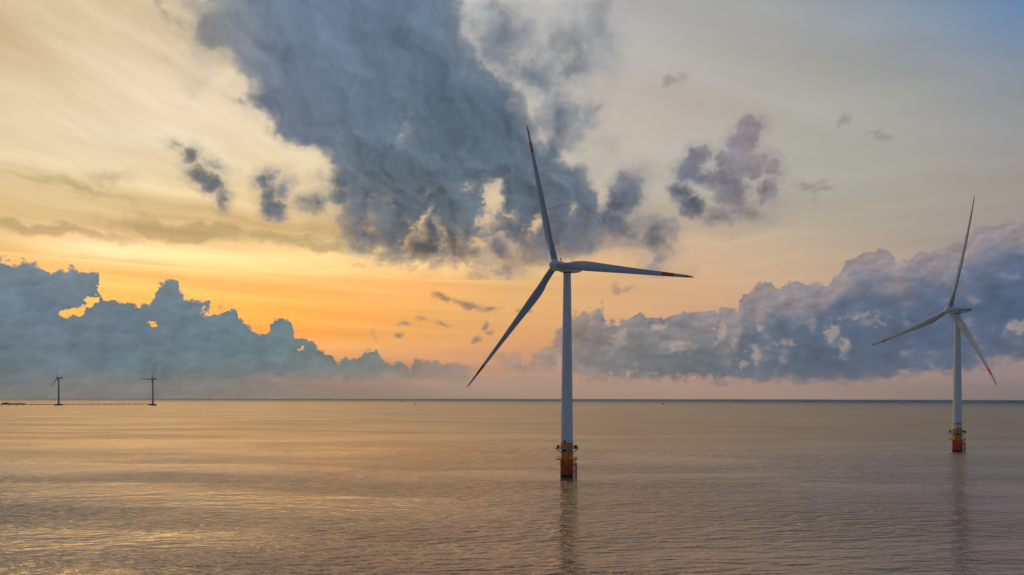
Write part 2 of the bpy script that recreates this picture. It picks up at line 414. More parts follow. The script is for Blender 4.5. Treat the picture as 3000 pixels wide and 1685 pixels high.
        if base is not None:
            body = base if lobes is None else W.m('MAXIMUM', base, lobes)
            body = W.m('MINIMUM', body, 2.2)
            if ho: body = W.m('MULTIPLY_ADD', W.m('ADD', W.m('MAXIMUM', W.m('MULTIPLY_ADD', fine, 0.8, ells(PH, ho)), -0.8), 0.8), -1.75, body)
            body = W.m('ADD', W.m('ADD', body, 0.85), W.m('ADD', W.m('MULTIPLY', n1, 2.2), W.m('ADD', W.m('MULTIPLY', n2, 1.4), W.m('MULTIPLY', W.m('SUBTRACT', 0.4, bl0), 0.8))))
        if both is not None:
            bb = W.m('ADD', W.m('MULTIPLY_ADD', both, 2.3, 0.55), W.m('ADD', W.m('MULTIPLY', n1, 2.3), W.m('MULTIPLY', W.m('SUBTRACT', 0.4, bl0), 0.9)))
            body = bb if body is None else W.m('MAXIMUM', body, bb)
        if sm:
            bs = W.m('ADD', W.m('MULTIPLY_ADD', ells(PS, sm), 2.6, 0.6), W.m('ADD', W.m('MULTIPLY', n1, 1.9), W.m('MULTIPLY_ADD', fine, 0.45, W.m('MULTIPLY', W.m('SUBTRACT', 0.4, bl0), 0.8))))
            body = bs if body is None else W.m('MAXIMUM', body, bs)
        if body is not None:
            soft = W.smooth(n2, -0.12, 0.12, 0.45, 1.35)
            ba = W.smooth(W.m('DIVIDE', body, soft), -0.35, 0.75)
            ba = W.m('MULTIPLY', ba, W.smooth(EL, 36, 33))
            depth = W.smooth(body, 0.0, 2.0)
            br = nz(P, 0.07, 0.26, 4, 0.5, 2.7, 5.5, 48)
            bc = shade(cld_c, W.m('ADD', W.m('MULTIPLY_ADD', rs, 0.9, W.m('MULTIPLY', n2, 0.35)), W.m('ADD', W.m('MULTIPLY', br, 0.6), W.m('MULTIPLY', bil, W.smooth(EL, 24, 15, 0.4, 0.95)))))
            bc = W.mix(W.m('MULTIPLY', W.m('SUBTRACT', 1.0, depth), 0.35), bc, out)
            fr = W.m('MULTIPLY', W.smooth(W.m('ADD', body, n1), -1.5, 0.3), W.m('MULTIPLY', W.smooth(EL, 36, 33), 0.42))
            out = W.mix(fr, out, W.mix(0.5, out, cld_c))
            bc = shade(bc, W.m('MULTIPLY', W.m('SUBTRACT', 1.0, W.smooth(body, 0.1, 1.1)), 1.0), 0.22)
            out = W.mix(ba, out, bc)
    elif az0 >= -3.5:      # bank on the right
        TC = W.curve(P[0], [dirdeg(*q) for q in Tc], -4, 44, 0, 20)
        BC = W.curve(P[0], [dirdeg(*q) for q in Bc], -4, 44, 0, 20)
        pf = puff(P, 0.85, 1.1, 3.0, 0.55)
        topd = W.m('SUBTRACT', TC, P[1])
        fC = W.m('MINIMUM', topd, W.m('SUBTRACT', P[1], BC))
        fC = W.m('MINIMUM', fC, 1.6)
        hc = near(HOLEC, az0, az1, e0, e1, 1.0)
        fC = W.m('ADD', fC, W.m('MULTIPLY', W.m('SUBTRACT', 0.42, pf), 0.6))
        lit = None
        if hc:
            hh = W.m('MULTIPLY_ADD', fine, 0.9, W.m('SUBTRACT', ells(PH, hc), 0.2))
            fC = W.m('MULTIPLY_ADD', W.m('ADD', W.m('MAXIMUM', hh, -0.25), 0.25), -1.7, fC)
            lit = W.smooth(hh, -0.3, 0.15)
        fC = W.m('ADD', W.m('ADD', fC, 0.45), W.m('MULTIPLY', n1, W.smooth(AZ, 8, 20, 2.6, 0.9)))
        edgeC = W.m('MAXIMUM', W.smooth(topd, 0.2, 2.5, 0.22, 1.2), W.smooth(AZ, 12, 3, 0.2, 1.2))
        ca = W.smooth(W.m('DIVIDE', fC, edgeC), -0.2, 0.6)
        ca = W.m('MULTIPLY', ca, W.m('MULTIPLY', W.smooth(AZ, 0, 8, 0.6, 0.97), W.smooth(AZ, -2.6, 0.5)))
        pk1 = W.m('MULTIPLY', W.smooth(W.m('ADD', topd, W.m('MULTIPLY', W.m('ADD', n1, n2), 4.0)), 3.0, 0.1), W.smooth(AZ, 10, 20, 0.3, 0.75))
        pk2 = W.m('MULTIPLY', W.smooth(W.m('ADD', W.m('MULTIPLY', rs, 2.6), W.m('MULTIPLY', n1, 0.8)), 0.10, 0.5), 0.5)
        cc = shade(cld_c, W.m('MULTIPLY_ADD', rs, 1.0, W.m('MULTIPLY', n2, 0.5)))
        cc = W.mix(W.m('MAXIMUM', pk1, pk2), cc, lin((164,150,147)))
        if lit is not None: cc = W.mix(W.m('MULTIPLY', lit, 0.38), cc, lin((205,180,158)))
        cc = shade(cc, bil, W.smooth(topd, 5, 0.3, 0.22, 0.62))
        out = W.mix(ca, out, cc)
    else:                  # bank on the left, crisp billowing tops against the glow
        TB = W.curve(P[0], [dirdeg(*q) for q in Tb], -46, -2, 0, 12)
        pf = puff(P, 1.5, 1.9, 3.0, 0.6, 3.0, 1.0)
        topb = W.m('SUBTRACT', TB, P[1])
        fB = W.m('MINIMUM', topb, 1.3)
        fB = W.m('ADD', fB, W.m('MULTIPLY', W.m('SUBTRACT', 0.40, pf), 0.42))
        hb = near(HOLEB, az0, az1, e0, e1, 1.0)
        if hb: fB = W.m('MULTIPLY_ADD', W.m('ADD', W.m('MAXIMUM', W.m('MULTIPLY_ADD', fine, 0.35, ells(PH, hb)), -0.14), 0.14), -2.6, fB)
        fB = W.m('ADD', W.m('MULTIPLY_ADD', n1, 0.7, fB), 0.14)
        bba = W.smooth(W.m('DIVIDE', W.m('MULTIPLY_ADD', fine, 0.12, fB), W.smooth(AZ, -16, -7, 0.13, 0.35)), -0.5, 0.8)
        low = W.smooth(W.m('MULTIPLY_ADD', n2, 1.2, EL), 0.6, 1.7)
        low = W.m('MAXIMUM', low, W.smooth(AZ, -13, -22))
        bba = W.m('MULTIPLY', W.m('MULTIPLY', bba, low), W.m('MULTIPLY', W.smooth(AZ, -6, -12, 0.75, 1.0), W.smooth(AZ, -2.9, -4.2)))
        lc = shade(cld_c, W.m('ADD', W.m('MULTIPLY_ADD', rs, 0.7, W.m('MULTIPLY', n2, 0.35)), W.m('MULTIPLY', bil, 0.38)))
        rimb = W.m('MULTIPLY', W.smooth(W.m('MULTIPLY_ADD', n1, 0.5, fB), 0.24, 0.02), W.smooth(AZ, -6, -14))
        lc = W.mix(W.m('MULTIPLY', rimb, 0.5), lc, W.mix(0.4, sky, lin((255,190,120))))
        out = W.mix(bba, out, lc)
    bg_ = W.n('ShaderNodeBackground')
    W.put(bg_.inputs[0], out)
    go = W.n('NodeGroupOutput')
    g.links.new(bg_.outputs[0], go.inputs[0])
    W.t, AZ, EL, sky_base, cld_c, P0 = keep
    gn = W.n('ShaderNodeGroup'); gn.node_tree = g
    for k, v in enumerate((AZ, EL, sky_base, cld_c)): W.put(gn.inputs[k], v)
    return gn.outputs[0]

def choose(fac, a, b):
    nd = W.n('ShaderNodeMixShader')
    W.put(nd.inputs[0], fac); W.put(nd.inputs[1], a); W.put(nd.inputs[2], b)
    return nd.outputs[0]
cld_c = field(CLD, 'cld', cld_els)
def columns(cuts, e0, e1, upper):
    sh = sky_region(-50, cuts[0], e0, e1, upper)
    for a, b in zip(cuts, cuts[1:] + [50]):
        sh = choose(W.m('GREATER_THAN', AZ, a), sh, sky_region(a, b, e0, e1, upper))
    return sh
up_sh = columns([-13.0, -4.5, 4.0, 13.5], 9.5, 36, True)
lo_sh = columns([-18.0, -3.0, 14.0], 0, 14.2, False)
split = W.linear(AZ, 19, 37, 9.7, 14.2)
front = choose(W.m('GREATER_THAN', EL, split), lo_sh, up_sh)
# beyond the clouds' reach: plain sky, with the daylight texture adding the cold light behind the camera
skyt = W.n('ShaderNodeTexSky', sky_type='NISHITA', sun_disc=False)
skyt.sun_elevation = R(SUN_EL)
skyt.sun_rotation = R(SUN_AZ)
skyt.dust_density = 2.0
behind = W.smooth(D[1], 0.15, -0.4, 0.0, 0.35)
bgs = W.n('ShaderNodeBackground')
W.put(bgs.inputs[0], W.mix(behind, sky_base, W.mix(1.0, skyt.outputs[0], (0.07, 0.07, 0.07), 'MULTIPLY')))
inside = W.m('MULTIPLY', W.m('LESS_THAN', W.m('ABSOLUTE', AZ), 50.0), W.m('LESS_THAN', W.m('ABSOLUTE', W.m('SUBTRACT', EL, 17.9)), 18.1))
wo = W.n('ShaderNodeOutputWorld')
WT.links.new(choose(inside, bgs.outputs[0], front), wo.inputs[0])

# ------------------------------------------------------------------ helpers
def tag(o, label=None, cat=None, group=None, kind=None):
    if label: o['label'] = label
    if cat: o['category'] = cat
    if group: o['group'] = group
    if kind: o['kind'] = kind
    return o
def empty(name, loc=(0, 0, 0), rz=0.0):
    o = bpy.data.objects.new(name, None); COL.objects.link(o)
    o.location = loc; o.rotation_euler = (0, 0, rz); o.empty_display_size = 1
    return o
def obj(name, bm, mats, parent=None, smooth=False):
    bmesh.ops.recalc_face_normals(bm, faces=bm.faces)
    me = bpy.data.meshes.new(name); bm.to_mesh(me); bm.free()
    if not isinstance(mats, (list, tuple)): mats = [mats]
    for m in mats: me.materials.append(m)
    if smooth:
        for p in me.polygons: p.use_smooth = True
    o = bpy.data.objects.new(name, me); COL.objects.link(o)
    if parent is not None: o.parent = parent
    return o
def box(bm, c, s, rz=0.0, bevel=0.0):
    r = bmesh.ops.create_cube(bm, size=1.0, matrix=Matrix.Translation(c) @ Matrix.Rotation(rz, 4, 'Z') @ Matrix.Diagonal((*s, 1)))
    if bevel:
        vs = set(r['verts'])
        es = [e for e in bm.edges if e.verts[0] in vs and e.verts[1] in vs]
        bmesh.ops.bevel(bm, geom=es, offset=bevel, segments=2, affect='EDGES')
def tube(bm, a, b, r, r2=None, seg=10):
    a, b = Vector(a), Vector(b); d = b - a
    if d.length < 1e-6: return
    q = d.to_track_quat('Z', 'Y').to_matrix().to_4x4()
    bmesh.ops.create_cone(bm, cap_ends=True, segments=seg, radius1=r, radius2=r if r2 is None else r2, depth=d.length,
                          matrix=Matrix.Translation((a + b) / 2) @ q)
def lathe(bm, prof, seg=48, M=None, mi=None):
    """prof: list of (radius, z); closed with caps"""
    M = M or Matrix.Identity(4)
    rings = []
    for r, z in prof:
        rings.append([bm.verts.new(M @ Vector((r * math.cos(2 * math.pi * k / seg), r * math.sin(2 * math.pi * k / seg), z))) for k in range(seg)])
    for i in range(len(rings) - 1):
        for k in range(seg):
            f = bm.faces.new((rings[i][k], rings[i][(k + 1) % seg], rings[i + 1][(k + 1) % seg], rings[i + 1][k]))
            f.smooth = True
            if mi: f.material_index = mi(i)
    bm.faces.new(rings[0]); bm.faces.new(rings[-1])
    return rings
def smooth_by_angle(o, deg=35):
    me = o.data
    me.polygons.foreach_set('use_smooth', [True] * len(me.polygons))
    try: me.set_sharp_from_angle(angle=R(deg))
    except Exception: pass
    return o

# ------------------------------------------------------------------ materials
def mat(name):
    m = bpy.data.materials.new(name); m.use_nodes = True
    t = NT(m.node_tree)
    return m, t, m.node_tree.nodes['Principled BSDF']
def paint(name, col, rough=0.45, dirt=0.25, dirtcol=(0.25, 0.18, 0.12), scale=0.6, spec=0.5, streak=True):
    m, t, b = mat(name)
    tcn = t.n('ShaderNodeTexCoord')
    v = t.v('MULTIPLY', tcn.outputs['Object'], (1.2, 1.2, 0.18 if streak else 1.2))
    n = t.noise(v, scale, 7, 0.6)
    n_b = t.noise(tcn.outputs['Object'], scale * 5, 5, 0.6)
    f = t.m('MULTIPLY', t.smooth(t.m('ADD', n, t.m('MULTIPLY', n_b, 0.3)), 0.58, 0.9), dirt)
    t.put(b.inputs['Base Color'], t.mix(f, (*col, 1), (*dirtcol, 1)))
    b.inputs['Roughness'].default_value = rough
    b.inputs['Specular IOR Level'].default_value = spec
    return m
M_WHITE = paint('tower_white_paint', (0.68, 0.74, 0.78), 0.4, 0.18, (0.33, 0.31, 0.28))
M_BLADE = paint('blade_grey_white', (0.32, 0.39, 0.46), 0.5, 0.0, (0.3, 0.3, 0.3), streak=False)
M_RED = paint('blade_signal_red', (0.58, 0.012, 0.010), 0.4, 0.1, (0.2, 0.05, 0.05), streak=False)
M_DARKRED = paint('blade_tip_dark_red', (0.28, 0.018, 0.014), 0.45, 0.15, (0.05, 0.02, 0.02), streak=False)
M_STRIPE = paint('nacelle_dark_stripe', (0.03, 0.045, 0.06), 0.4, 0.1)
M_DARK = paint('dark_equipment', (0.018, 0.019, 0.02), 0.6, 0.2, (0.08, 0.06, 0.05), streak=False)
M_GREY = paint('galvanised_grey', (0.42, 0.43, 0.42), 0.5, 0.4, (0.22, 0.14, 0.09), streak=False)
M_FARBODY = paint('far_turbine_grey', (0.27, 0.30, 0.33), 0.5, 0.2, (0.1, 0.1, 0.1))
M_CONC = paint('jetty_concrete_dark', (0.035, 0.034, 0.034), 0.85, 0.4, (0.03, 0.025, 0.02), streak=False)
M_HULL = paint('barge_dark_hull', (0.022, 0.028, 0.035), 0.6, 0.3, (0.06, 0.03, 0.02), streak=False)
M_CABIN = paint('boat_cabin_grey', (0.10, 0.12, 0.13), 0.6, 0.3, (0.05, 0.04, 0.03), streak=False)

def orange_mat():
    m, t, b = mat('transition_piece_orange')
    tcn = t.n('ShaderNodeTexCoord')
    o = tcn.outputs['Object']
    z = t.sep(o)[2]
    st_ = t.noise(t.v('MULTIPLY', o, (1.3, 1.3, 0.22)), 0.8, 8, 0.65)
    bl = t.noise(o, 0.9, 7, 0.62)
    rust = t.smooth(t.m('ADD', t.m('MULTIPLY', st_, 0.7), t.m('MULTIPLY', bl, 0.6)), 0.6, 0.86)
    lowr = t.smooth(t.m('ADD', z, t.m('MULTIPLY', bl, 3.0)), 9.5, 7.5)
    base = t.mix(lowr, (0.85, 0.28, 0.008, 1), (0.64, 0.115, 0.008, 1))
    c = t.mix(rust, base, (0.20, 0.04, 0.010, 1))
    wet = t.smooth(t.m('ADD', z, t.m('MULTIPLY', bl, 0.8)), 1.9, 1.1)      # marine growth up to the tide line
    c = t.mix(wet, c, (0.022, 0.014, 0.008, 1))
    t.put(b.inputs['Base Color'], c)
    b.inputs['Roughness'].default_value = 0.5
    bp = t.n('ShaderNodeBump'); bp.inputs['Distance'].default_value = 0.02; t.put(bp.inputs['Height'], bl)
    t.put(b.inputs['Normal'], bp.outputs[0])
    return m
M_ORANGE = orange_mat()

def water_mat():
    m, t, b = mat('turbid_sea_water')
    tcn = t.n('ShaderNodeTexCoord')
    o = tcn.outputs['Object']
    def wn_(rot, sx, sy, det, rough, off, ridged=False):
        mp = t.n('ShaderNodeMapping', vector_type='POINT')
        mp.inputs['Rotation'].default_value = (0, 0, R(rot))
        t.put(mp.inputs['Vector'], o)
        v = t.v('ADD', t.v('MULTIPLY', mp.outputs[0], (sx, sy, 1)), (off, off * 1.7, 0))
        n = t.noise(v, 1.0, det, rough, 0.0)
        return n
    swell = wn_(-9, 1 / 26, 1 / 9.0, 3, 0.45, 3.1)
    chop = wn_(-6, 1 / 6.5, 1 / 2.4, 4, 0.5, 7.7)
    chop2 = wn_(14, 1 / 3.4, 1 / 1.3, 3, 0.5, 1.9)
    fine = wn_(-4, 1 / 1.0, 1 / 0.42, 3, 0.55, 5.3)
    patch = wn_(4, 1 / 240, 1 / 70, 5, 0.55, 0.0)
    pf = t.smooth(patch, 0.38, 0.60, 0.35, 1.5)
    px_, py_ = t.sep(o)[0], t.sep(o)[1]
    def ruffle(cx, cy, rx, ry):      # a wind-ruffled patch of sea
        u, v = t.m('MULTIPLY', t.m('SUBTRACT', px_, cx), 1 / rx), t.m('MULTIPLY', t.m('SUBTRACT', py_, cy), 1 / ry)
        return t.smooth(t.m('ADD', t.m('SQRT', t.m('ADD', t.m('MULTIPLY', u, u), t.m('MULTIPLY', v, v))), t.m('MULTIPLY', patch, 0.9)), 1.6, 0.7)
    pf = t.m('MULTIPLY_ADD', ruffle(-22.0, 150.0, 55.0, 60.0), 0.65, pf)
    pf = t.m('MULTIPLY_ADD', ruffle(-30.0, 395.0, 90.0, 60.0), 1.1, pf)
    h = t.m("MULTIPLY", swell, 1.5)
    h = t.m('ADD', h, t.m('MULTIPLY', t.m("MULTIPLY", chop, pf), 2.6))
    h = t.m('ADD', h, t.m('MULTIPLY', t.m("MULTIPLY", chop2, pf), 0.75))
    h = t.m('ADD', h, t.m('MULTIPLY', t.m('MULTIPLY', fine, pf), 0.07))
    bp = t.n('ShaderNodeBump')
    bp.inputs['Distance'].default_value = 1.0
    bp.inputs['Strength'].default_value = 1.0
    t.put(bp.inputs['Height'], h)
    t.put(b.inputs['Normal'], bp.outputs[0])
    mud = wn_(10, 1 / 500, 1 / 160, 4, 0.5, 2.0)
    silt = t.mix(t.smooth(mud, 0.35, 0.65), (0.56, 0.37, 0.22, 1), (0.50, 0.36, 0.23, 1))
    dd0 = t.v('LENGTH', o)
    t.put(b.inputs['Base Color'], t.mix(t.smooth(t.m('MULTIPLY_ADD', t.sep(o)[0], 0.7, dd0), 2600, 8500), t.mix(t.smooth(dd0, 500, 110, 0.0, 0.4), silt, (0.22, 0.13, 0.07, 1)), (0.035, 0.12, 0.18, 1)))  # far water painted dark teal for the cloud bank's shade, wider to the right
    dd = t.v('LENGTH', o)
    lane = t.m('SUBTRACT', wn_(2, 1 / 900, 1 / 90, 4, 0.5, 4.0), 0.5)
    far = t.smooth(t.m('MULTIPLY_ADD', patch, 3000.0, dd), 4200, 8500)
    t.put(b.inputs['Roughness'], t.m('MULTIPLY_ADD', far, 0.10, t.m('MULTIPLY_ADD', lane, 0.10, t.smooth(dd, 160, 750, 0.09, 0.45))))
    t.put(b.inputs['Specular IOR Level'], t.m('MULTIPLY_ADD', far, -0.4, 0.5))
    b.inputs['IOR'].default_value = 1.5
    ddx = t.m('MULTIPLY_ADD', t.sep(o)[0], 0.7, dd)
    t.put(b.inputs['Metallic'], t.m('MINIMUM', t.smooth(ddx, 2600, 8500, 0.74, 0.12), t.smooth(dd, 120, 600, 0.62, 0.76)))     # metallic share added to brighten reflections, reduced in the darkened far band
    return m
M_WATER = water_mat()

# ------------------------------------------------------------------ sea
def build_sea():
    bm = bmesh.new()
    rings = [0.0, 40, 90, 150, 230, 350, 520, 800, 1200, 1900, 3000, 4800, 7500, 10500, 13600]
    seg = 256
    c = bm.verts.new((0, 0, 0)); prev = None
    for r in rings[1:]:
        cur = [bm.verts.new((r * math.sin(2 * math.pi * k / seg), r * math.cos(2 * math.pi * k / seg), 0)) for k in range(seg)]
        for k in range(seg):
            k2 = (k + 1) % seg
            if prev is None: bm.faces.new((c, cur[k2], cur[k]))
            else: bm.faces.new((prev[k], prev[k2], cur[k2], cur[k]))
        prev = cur
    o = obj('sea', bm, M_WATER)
    for p in o.data.polygons:
        if p.normal.z < 0: o.data.flip_normals(); break
    return tag(o, kind='structure')
sea = build_sea()

# ------------------------------------------------------------------ turbines
def chord_at(t):
    P = [(0, 2.7), (0.035, 2.7), (0.09, 3.1), (0.15, 3.9), (0.2, 4.2), (0.26, 4.1), (0.4, 3.3), (0.6, 2.35), (0.8, 1.6), (0.93, 1.05), (0.98, 0.62), (1.0, 0.16)]
    for (a, x), (b, y) in zip(P, P[1:]):
        if t <= b:
            u = (t - a) / (b - a); u = u * u * (3 - 2 * u) if b - a < .07 else u
            return x + (y - x) * u
    return P[-1][1]
def blade_bm(Rb, cone, prebend, bands=True, scale=1.0, pitch=2.0, nsec=64, nfoil=28):
    """blade along +Z, leading edge +X, upwind +Y"""
    bm = bmesh.new()
    cuts = sorted(set([k / nsec for k in range(nsec + 1)] + [0.005, 0.02, 0.035, 0.795, 0.872, 0.945, 0.985, 0.993]))
    rings = []
    for t in cuts:
        c = chord_at(t) * scale
        circ = min(max((0.17 - t) / 0.135, 0), 1); circ = circ * circ * (3 - 2 * circ)
        thick = 0.36 - 0.2 * min(t / 0.6, 1) if t > 0.1 else 0.38
        tw = R(pitch + 15 * max(0, 1 - t / 0.75) ** 1.6) * (1 - circ * 0.6)
        off = (0.5 * circ + 0.30 * (1 - circ)) * c
        ring = []
        for k in range(nfoil):
            a = 2 * math.pi * k / nfoil
            xc = (1 + math.cos(a)) / 2                     # 1 = leading edge
            s = 1 - xc                                     # 0 LE .. 1 TE
            yt = 5 * thick * (0.2969 * math.sqrt(s) - 0.126 * s - 0.3516 * s * s + 0.2843 * s ** 3 - 0.1036 * s ** 4)
            yf = yt * (1 if math.sin(a) >= 0 else -0.75) * c
            yc = math.sin(a) * 0.5 * c
            x = off - s * c
            y = yc * circ + yf * (1 - circ)
            X = x * math.cos(tw) - y * math.sin(tw)
            Yv = x * math.sin(tw) + y * math.cos(tw)
            z = t * Rb
            ring.append(bm.verts.new((X, Yv + z * math.sin(cone) + prebend * t * t, z * math.cos(cone))))
        rings.append((t, ring))
    for (t0, a), (t1, b) in zip(rings, rings[1:]):
        tm = (t0 + t1) / 2
        mi = 0
        if bands:
            if 0.795 < tm < 0.872: mi = 1
            elif tm > 0.945: mi = 2
        for k in range(nfoil):
            f = bm.faces.new((a[k], a[(k + 1) % nfoil], b[(k + 1) % nfoil], b[k]))
            f.smooth = True; f.material_index = mi
    bm.faces.new(rings[0][1]); bm.faces.new(rings[-1][1])
    return bm
def rotor_frame(yaw, tilt):
    nh = Vector((-math.sin(yaw), -math.cos(yaw), 0)); up = Vector((0, 0, 1))
    n = (nh * math.cos(tilt) + up * math.sin(tilt)).normalized()
    e1 = up.cross(n).normalized(); e2 = n.cross(e1)
    return nh, n, e1, e2
def frame_mat(x, y, z, loc):
    return Matrix(((x[0], y[0], z[0], loc[0]), (x[1], y[1], z[1], loc[1]), (x[2], y[2], z[2], loc[2]), (0, 0, 0, 1)))
def attach(o, parent, M):
    o.parent = parent
    o.matrix_parent_inverse = Matrix.Identity(4)
    o.matrix_basis = M

def add_rotor(root, hub_z, ov, yaw, tilt, th, cone, pb, Rb, mats, bands=True, scale=1.0, dist_root=1.25):
    nh, n, e1, e2 = rotor_frame(yaw, tilt)
    hub = Vector((0, 0, hub_z)) + nh * ov
    for k in range(3):
        a = th + k * 2 * math.pi / 3
        b = e1 * math.cos(a) + e2 * math.sin(a)
        v = e1 * math.sin(a) - e2 * math.cos(a)      # turns clockwise seen from upwind
        o = obj('blade', blade_bm(Rb - dist_root, cone, pb, bands, scale), mats)
        attach(o, root, frame_mat(v, n, b, hub + b * dist_root * math.cos(cone) + n * dist_root * math.sin(cone)))
    return hub, nh, n, e1, e2

def near_turbine(label, x, y, base_rot, hub_z, ov, yaw, tilt, th, cone, pb, Rb, group, code=None, basket=-1):
    root = empty('wind_turbine', (x, y, 0))
    tag(root, label, 'wind turbine', group)
    # tower
    bm = bmesh.new()
    zb, zt = 14.7, hub_z - 2.0
    prof = [(2.62, zb), (2.62, zb + .12)]
    for k in range(1, 25):
        u = k / 24; z = zb + .12 + (zt - zb - .12) * u
        r = 2.60 - 0.98 * u ** 1.15
        if k in (8, 16): prof += [(r, z - .16), (r + .035, z - .12), (r + .035, z + .12), (r, z + .16)]
        else: prof.append((r, z))
    lathe(bm, prof, 64)
    tower = smooth_by_angle(obj('tower', bm, M_WHITE, root), 40)
    # access door in the tower foot with its dark frame
    ca_, sa_ = math.cos(base_rot), math.sin(base_rot)
    def L(px_, py_, pz_): return Vector((px_ * ca_ - py_ * sa_, px_ * sa_ + py_ * ca_, pz_))
    bm = bmesh.new(); box(bm, L(-0.95 if basket < 0 else .35, -2.52, 15.1), (0.62, 0.5, 1.0), base_rot, 0.05)
    tube(bm, L(-1.55 if basket < 0 else -.2, -2.45, 15.2), L(-0.4 if basket < 0 else .9, -2.75, 15.25), 0.07)
    obj('junction_box', bm, M_DARK, tower)
    if code:
        cu = bpy.data.curves.new('tower_code', 'FONT'); cu.body = code; cu.size = 1.8; cu.align_x = 'CENTER'; cu.extrude = 0.0; cu.offset = 0.035
        to = bpy.data.objects.new('tower_code', cu); COL.objects.link(to)
        bpy.context.view_layer.update()
        dg = bpy.context.evaluated_depsgraph_get()
        me = bpy.data.meshes.new_from_object(to.evaluated_get(dg))
        bpy.data.objects.remove(to)
        bmt = bmesh.new(); bmt.from_mesh(me)
        bmesh.ops.subdivide_edges(bmt, edges=bmt.edges, cuts=2)
        rr = 2.60 + .03
        half = max(v_.co.x for v_ in bmt.verts)
        for v_ in bmt.verts:                             # wrap the lettering round the tower
            an = v_.co.x / half * R(44) + R(8)
            q = L(rr * math.sin(an), -rr * math.cos(an), 17.0 + v_.co.y)
            v_.co = q
        obj('tower_code', bmt, M_STRIPE, tower)
    # rotor
    hub, nh, n, e1, e2 = add_rotor(root, hub_z, ov, yaw, tilt, th, cone, pb, Rb, [M_BLADE, M_RED, M_DARKRED])
    # spinner: lathe round n ; z=0 blade axis, +z upwind
    bm = bmesh.new()
    prof = [(1.55, -2.3), (2.02, -2.2), (2.12, -1.6), (2.2, -0.4), (2.2, 0.6), (2.08, 1.35), (1.78, 2.0), (1.3, 2.5), (0.7, 2.75), (0.12, 2.82)]
    lathe(bm, prof, 48)
    for k in range(3):                                   # blade root collars
        a = th + k * 2 * math.pi / 3
        # in spinner frame x=e1,y=e2,z=n
        d = Vector((math.cos(a), math.sin(a), 0))
        tube(bm, d * 0.9, d * 2.25, 1.52, 1.46, 36)
    o = smooth_by_angle(obj('hub', bm, M_WHITE), 40)
    attach(o, root, frame_mat(e1, e2, n, hub))
    # nacelle: x=e1, y=-nh side ... local axes X=e1(side), Y=downwind, Z=up
    dw = -nh
    ntilt = R(1.0)
    Yd = (dw * math.cos(ntilt) - Vector((0, 0, 1)) * math.sin(-ntilt)).normalized()
    Zu = e1.cross(Yd) * 1.0
    if Zu.z < 0: Zu = -Zu
    NM = frame_mat(e1, Yd, Zu, Vector((0, 0, hub_z)))
    bm = bmesh.new()
    def sect(yy, w, zt_, zb_, p=3.0, N=32):
        ring = []
        zc, hh = (zt_ + zb_) / 2, (zt_ - zb_) / 2
        for k in range(N):
            a = 2 * math.pi * k / N
            cx, cz = math.cos(a), math.sin(a)
            ring.append(bm.verts.new((w * abs(cx) ** (2 / p) * (1 if cx >= 0 else -1), yy, zc + hh * abs(cz) ** (2 / p) * (1 if cz >= 0 else -1))))
        return ring
    y0 = -ov + 2.25
    secs = [(y0, 1.85, 1.9, -1.9, 2), (y0 + .15, 2.12, 2.15, -2.15, 2), (y0 + 1.6, 2.15, 2.2, -2.2, 2.1), (y0 + 1.9, 2.1, 2.1, -2.2, 2.6), (y0 + 2.2, 2.0, 1.75, -2.2, 4),
            (1.5, 1.95, 1.65, -2.15, 5), (4.0, 1.85, 1.6, -1.95, 5), (6.5, 1.7, 1.5, -1.55, 5), (7.9, 1.55, 1.42, -1.05, 5), (8.5, 1.42, 1.36, -0.4, 4), (8.9, 1.3, 1.3, 0.7, 4)]
    rs = [sect(*s_) for s_ in secs]
    for a, b in zip(rs, rs[1:]):
        for k in range(len(a)):
            bm.faces.new((a[k], a[(k + 1) % 32], b[(k + 1) % 32], b[k]))
    bm.faces.new(rs[0]); bm.faces.new(rs[-1])
    nac = smooth_by_angle(obj('nacelle', bm, M_WHITE), 40)
    attach(nac, root, NM)
    # yaw bearing under the nacelle
    bm = bmesh.new(); lathe(bm, [(1.55, -2.55), (1.8, -2.5), (1.8, -2.05), (1.6, -2.0)], 40)
    yb = obj('yaw_bearing', bm, M_STRIPE, root); yb.location = (0, 0, hub_z)
    # dark stripe and round emblem on both flanks
    def halfw(yy):
        for s0, s1 in zip(secs, secs[1:]):
            if s0[0] <= yy <= s1[0]: return s0[1] + (s1[1] - s0[1]) * (yy - s0[0]) / (s1[0] - s0[0])
        return 1.4
    for sgn in (-1, 1):
        bm = bmesh.new()
        ys = [0.6, 1.5, 4.0, 6.5, 7.9, 8.35]
        th_ = [0.22, 0.25, 0.27, 0.32, 0.42, 0.5]
        pr = []
        for yy, hh in zip(ys, th_):
            w = (halfw(yy) + 0.03) * sgn
            pr.append([bm.verts.new((w, yy, -0.35 - hh + yy * .045)), bm.verts.new((w, yy, -0.35 + hh + yy * .045)),
                       bm.verts.new((w - .06 * sgn, yy, -0.35 + hh + yy * .045)), bm.verts.new((w - .06 * sgn, yy, -0.35 - hh + yy * .045))])
        for a, b in zip(pr, pr[1:]):
            for k in range(4): bm.faces.new((a[k], a[(k + 1) % 4], b[(k + 1) % 4], b[k]))
        bm.faces.new(pr[0]); bm.faces.new(pr[-1])
        obj('side_stripe', bm, M_STRIPE, nac)
        bm = bmesh.new()
        w = (halfw(0.0) + 0.02) * sgn
        NR = 32
        ri, ro = 0.38, 0.72
        rr_ = []
        for r_ in (ri, ro):
            for dx in (0.0, 0.06):
                rr_.append([bm.verts.new((w + dx * sgn, -0.1 + r_ * math.cos(2 * math.pi * k / NR), -0.38 + r_ * math.sin(2 * math.pi * k / NR))) for k in range(NR)])
